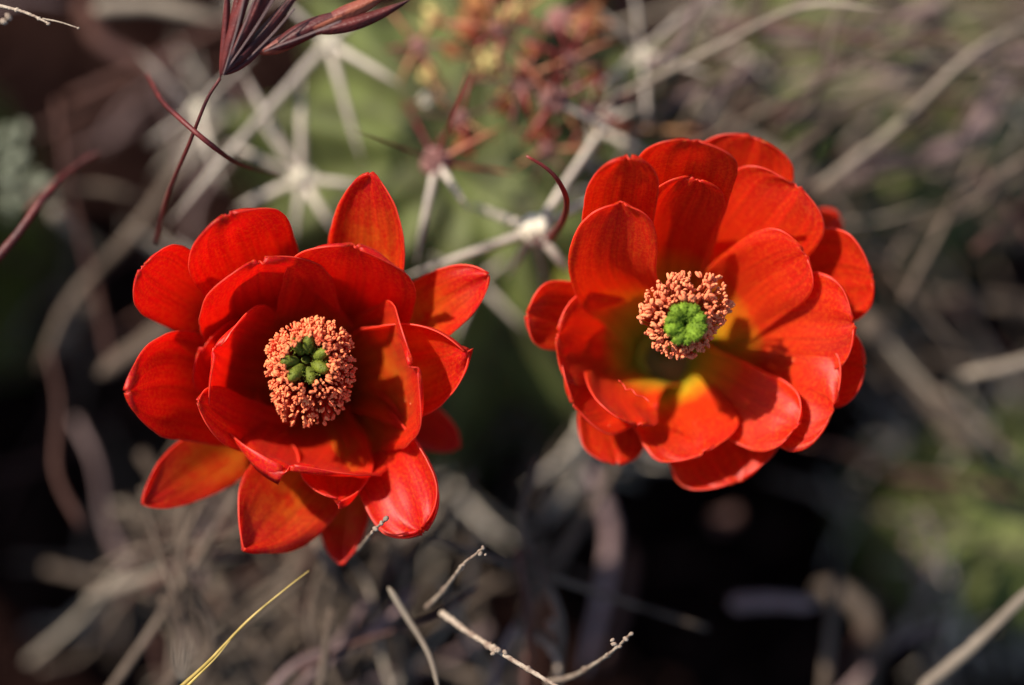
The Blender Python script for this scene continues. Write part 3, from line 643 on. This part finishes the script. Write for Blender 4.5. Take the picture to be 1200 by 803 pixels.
for a, b, w, m, bow in [((258, 92, 0), (266, -40, .3), 5, B1, 3), ((258, 90, .03), (285, -50, .3), 7, B1, 4), ((260, 88, .05), (303, -40, .4), 8, B1, -3), ((262, 86, .08), (322, -40, .4), 8, B1, 4),
                        ((264, 85, .1), (340, -30, .3), 7, B2, -3), ((265, 84, .1), (362, -26, .2), 8, B1, 3), ((268, 50, .15), (300, -50, .3), 7, B2, 2), ((275, 60, .2), (318, -35, .4), 6, B1, 2),
                        ((262, 88, .0), (318, 44, .1), 5, B1, 4), ((300, 62, .05), (380, 22, .1), 11, B2, 4), ((318, 58, .1), (420, 10, .1), 12, B1, -3), ((345, 40, .1), (425, 5, .1), 11, B2, 3), ((370, 38, .12), (480, 0, .1), 9, B1, 5), ((380, 24, .1), (460, -12, .1), 10, B2, 3)]:
    floret(a, b, w, m, bow)
for a, b in [((262, 88, .1), (292, -30, .5)), ((262, 86, .1), (308, -30, .5)), ((264, 84, .1), (332, -20, .5)), ((290, 70, .1), (345, 10, .3)), ((310, 60, .2), (400, 25, .3))]:
    V, F = tube([P(*a), P((a[0] + b[0]) / 2 + 2, (a[1] + b[1]) / 2, .35), P(*b)], .011, 5, 12); build('awn', V, F, M['straw_m'], rt)
rt = root('wild_grass', P(172, 88, -1), 'thin dark red grass blade crossing the stem of the crimson grass head', 'grass blade')
V, F = tube([P(172, 86, -1.6), P(190, 118, -.8), P(212, 140, -.3), P(245, 168, -.2), P(280, 192, -.8), (P(328, 206, -1.8))], .030, 8, 30, lambda t: .5 + .6 * math.sin(math.pi * min(1, t * 1.1)), .1); build('blade', V, F, M['brome'], rt)
rt = root('wild_grass', P(-10, 310, -1.5), 'wide dark red grass blade slanting up from the left edge', 'grass blade')
V, F = tube([P(-12, 312, -1.2), P(18, 278, -1.2), P(52, 232, -1.3), P(82, 202, -1.9), P(115, 180, -2.6)], .062, 8, 30, lambda t: 1 - .6 * t, .1); build('blade', V, F, M['brome'], rt)
# pale leafy sprig on the left edge
rt = root('leafy_sprig', P(10, 260, -3.6), 'pale grey-green leafy sprig at the left edge above the red blade', 'plant')
V, F = tube([P(10, 262, -6), P(18, 210, -5.6), P(24, 150, -5.4)], .05, 7, 12, lambda t: 1 - .5 * t); build('stem', V, F, M['leaf'], rt)
for i, (x, y, s, ang) in enumerate([(8, 158, 13, 1.3), (28, 150, 10, 1.9), (22, 185, 15, .5), (38, 212, 16, .9), (8, 205, 14, 2.2), (52, 215, 12, .4), (12, 235, 14, 1.8), (35, 238, 12, 2.6), (2, 180, 12, .9), (60, 70 + 160, 8, .1)]):
    c = P(x, y, -5.4 + .3 * (i % 3)); d = RX * math.cos(ang) + UY * math.sin(ang); q = FZ.cross(d)
    V, F = blob(c, (q * s * .006, (FZ * .5 + q * .2) * s * .004, d * s / 100), 8, 7, .2); build('leaf', V, F, M['leaf'], rt, origin=c)
# ---------------------------------------------------------------- litter: loose grey straws lying behind the flowers
protos = []
for k in range(10):
    r_ = random.Random(k + 50); L = r_.uniform(2.2, 4.2); b = r_.uniform(-.5, .5)
    V, F = tube([Vector((0, 0, 0)), Vector((L * .33, b * .5, r_.uniform(-.2, .2))), Vector((L * .7, b, r_.uniform(-.3, .3))), Vector((L, b * r_.uniform(0, 1.5), 0))], 1.0 * r_.uniform(.028, .085), 7, 14, lambda t: 1 - .4 * t, .25)
    me = bpy.data.meshes.new('litter_straw'); me.from_pydata([tuple(v) for v in V], [], F); me.polygons.foreach_set('use_smooth', [True] * len(me.polygons))
    me.materials.append([S, S, S, SB, S, SMv, S, SB, SPp, S][k]); protos.append(me)
# zones of the litter: x0, y0, x1, y1, count, depth range, main direction in degrees
Zn_ = [(740, -20, 1220, 260, 70, (-9, -5.5), 25, 40, 'in the blurred litter above the orange-red flower'), (1000, 250, 1220, 640, 26, (-9, -6), -45, 40, 'in the blurred litter right of the orange-red flower'), (200, 600, 480, 820, 46, (-8, -3.8), 70, 60, 'in the litter under the pointed-petalled flower'), (480, 640, 660, 820, 12, (-8, -4), 50, 70, 'in the litter between the jointed twigs'),
      (0, 20, 260, 300, 10, (-9.5, -6), 40, 90, 'in the blurred litter at the upper left'), (60, 300, 230, 560, 11, (-8.5, -5.5), 55, 50, 'in the blurred litter left of the pointed-petalled flower'), (60, 560, 240, 760, 14, (-9, -6), 50, 70, 'in the blurred litter at the lower left'), (950, 640, 1100, 820, 8, (-8, -6), 75, 40, 'in the dark litter at the lower right'), (560, 440, 680, 560, 10, (-8.5, -6), 70, 60, 'in the blurred litter between the two flowers')]
Zn = Zn_
i = 0
for x0, y0, x1, y1, cnt, (za, zb_), an, sprd, where in Zn:
    for k in range(int(cnt * 1.25)):
        o = bpy.data.objects.new('litter_straw', protos[(pi := random.choice((3, 7, 3, 7, 5, 0)) if x0 <= 60 and y1 < 600 else random.randrange(10))]); C.objects.link(o)
        z = random.uniform(za, zb_ + 1.5) * (1.0 if y0 < 0 or y0 >= 600 else 1.3); a = R(an + random.uniform(-sprd, sprd) + random.choice((0, 180)))
        t = RX * math.cos(a) + UY * math.sin(a) + FZ * random.uniform(-.35, .35)
        o.rotation_euler = (t.to_track_quat('X', 'Z').to_matrix() @ Matrix.Rotation(random.uniform(0, 6.28), 3, 'X')).to_euler()
        s = random.uniform(.65, 1.15); o.scale = (s, s, s)
        o.location = P(random.uniform(x0, x1), random.uniform(y0, y1), z) - t * 1.4 * s
        cw = {'straw_grey': 'grey', 'straw_brown': 'dark brown', 'straw_mauve': 'mauve-grey', 'straw_pale': 'pale'}[protos[pi].materials[0].name]
        tag(o, 'loose %s straw %s' % (cw, where), 'straw', 'loose %s straws %s' % (cw, where))
# crumbs of dead leaf and bark covering the soil
parts = []
rc = random.Random(11)
for k in range(2600):
    x, y = rc.uniform(-16, 16), rc.uniform(-12, 18)
    c = Vector((x, y, soil_z + .35 + rc.uniform(-.5, .9))); d = Vector((rc.gauss(0, 1), rc.gauss(0, 1), rc.gauss(0, .4))).normalized(); q = d.orthogonal().normalized()
    s = rc.uniform(.08, .4); parts.append(blob(c, (q * s * .35, d.cross(q) * s * .2, d * s * rc.uniform(1, 2.2)), 6, 4, .3))
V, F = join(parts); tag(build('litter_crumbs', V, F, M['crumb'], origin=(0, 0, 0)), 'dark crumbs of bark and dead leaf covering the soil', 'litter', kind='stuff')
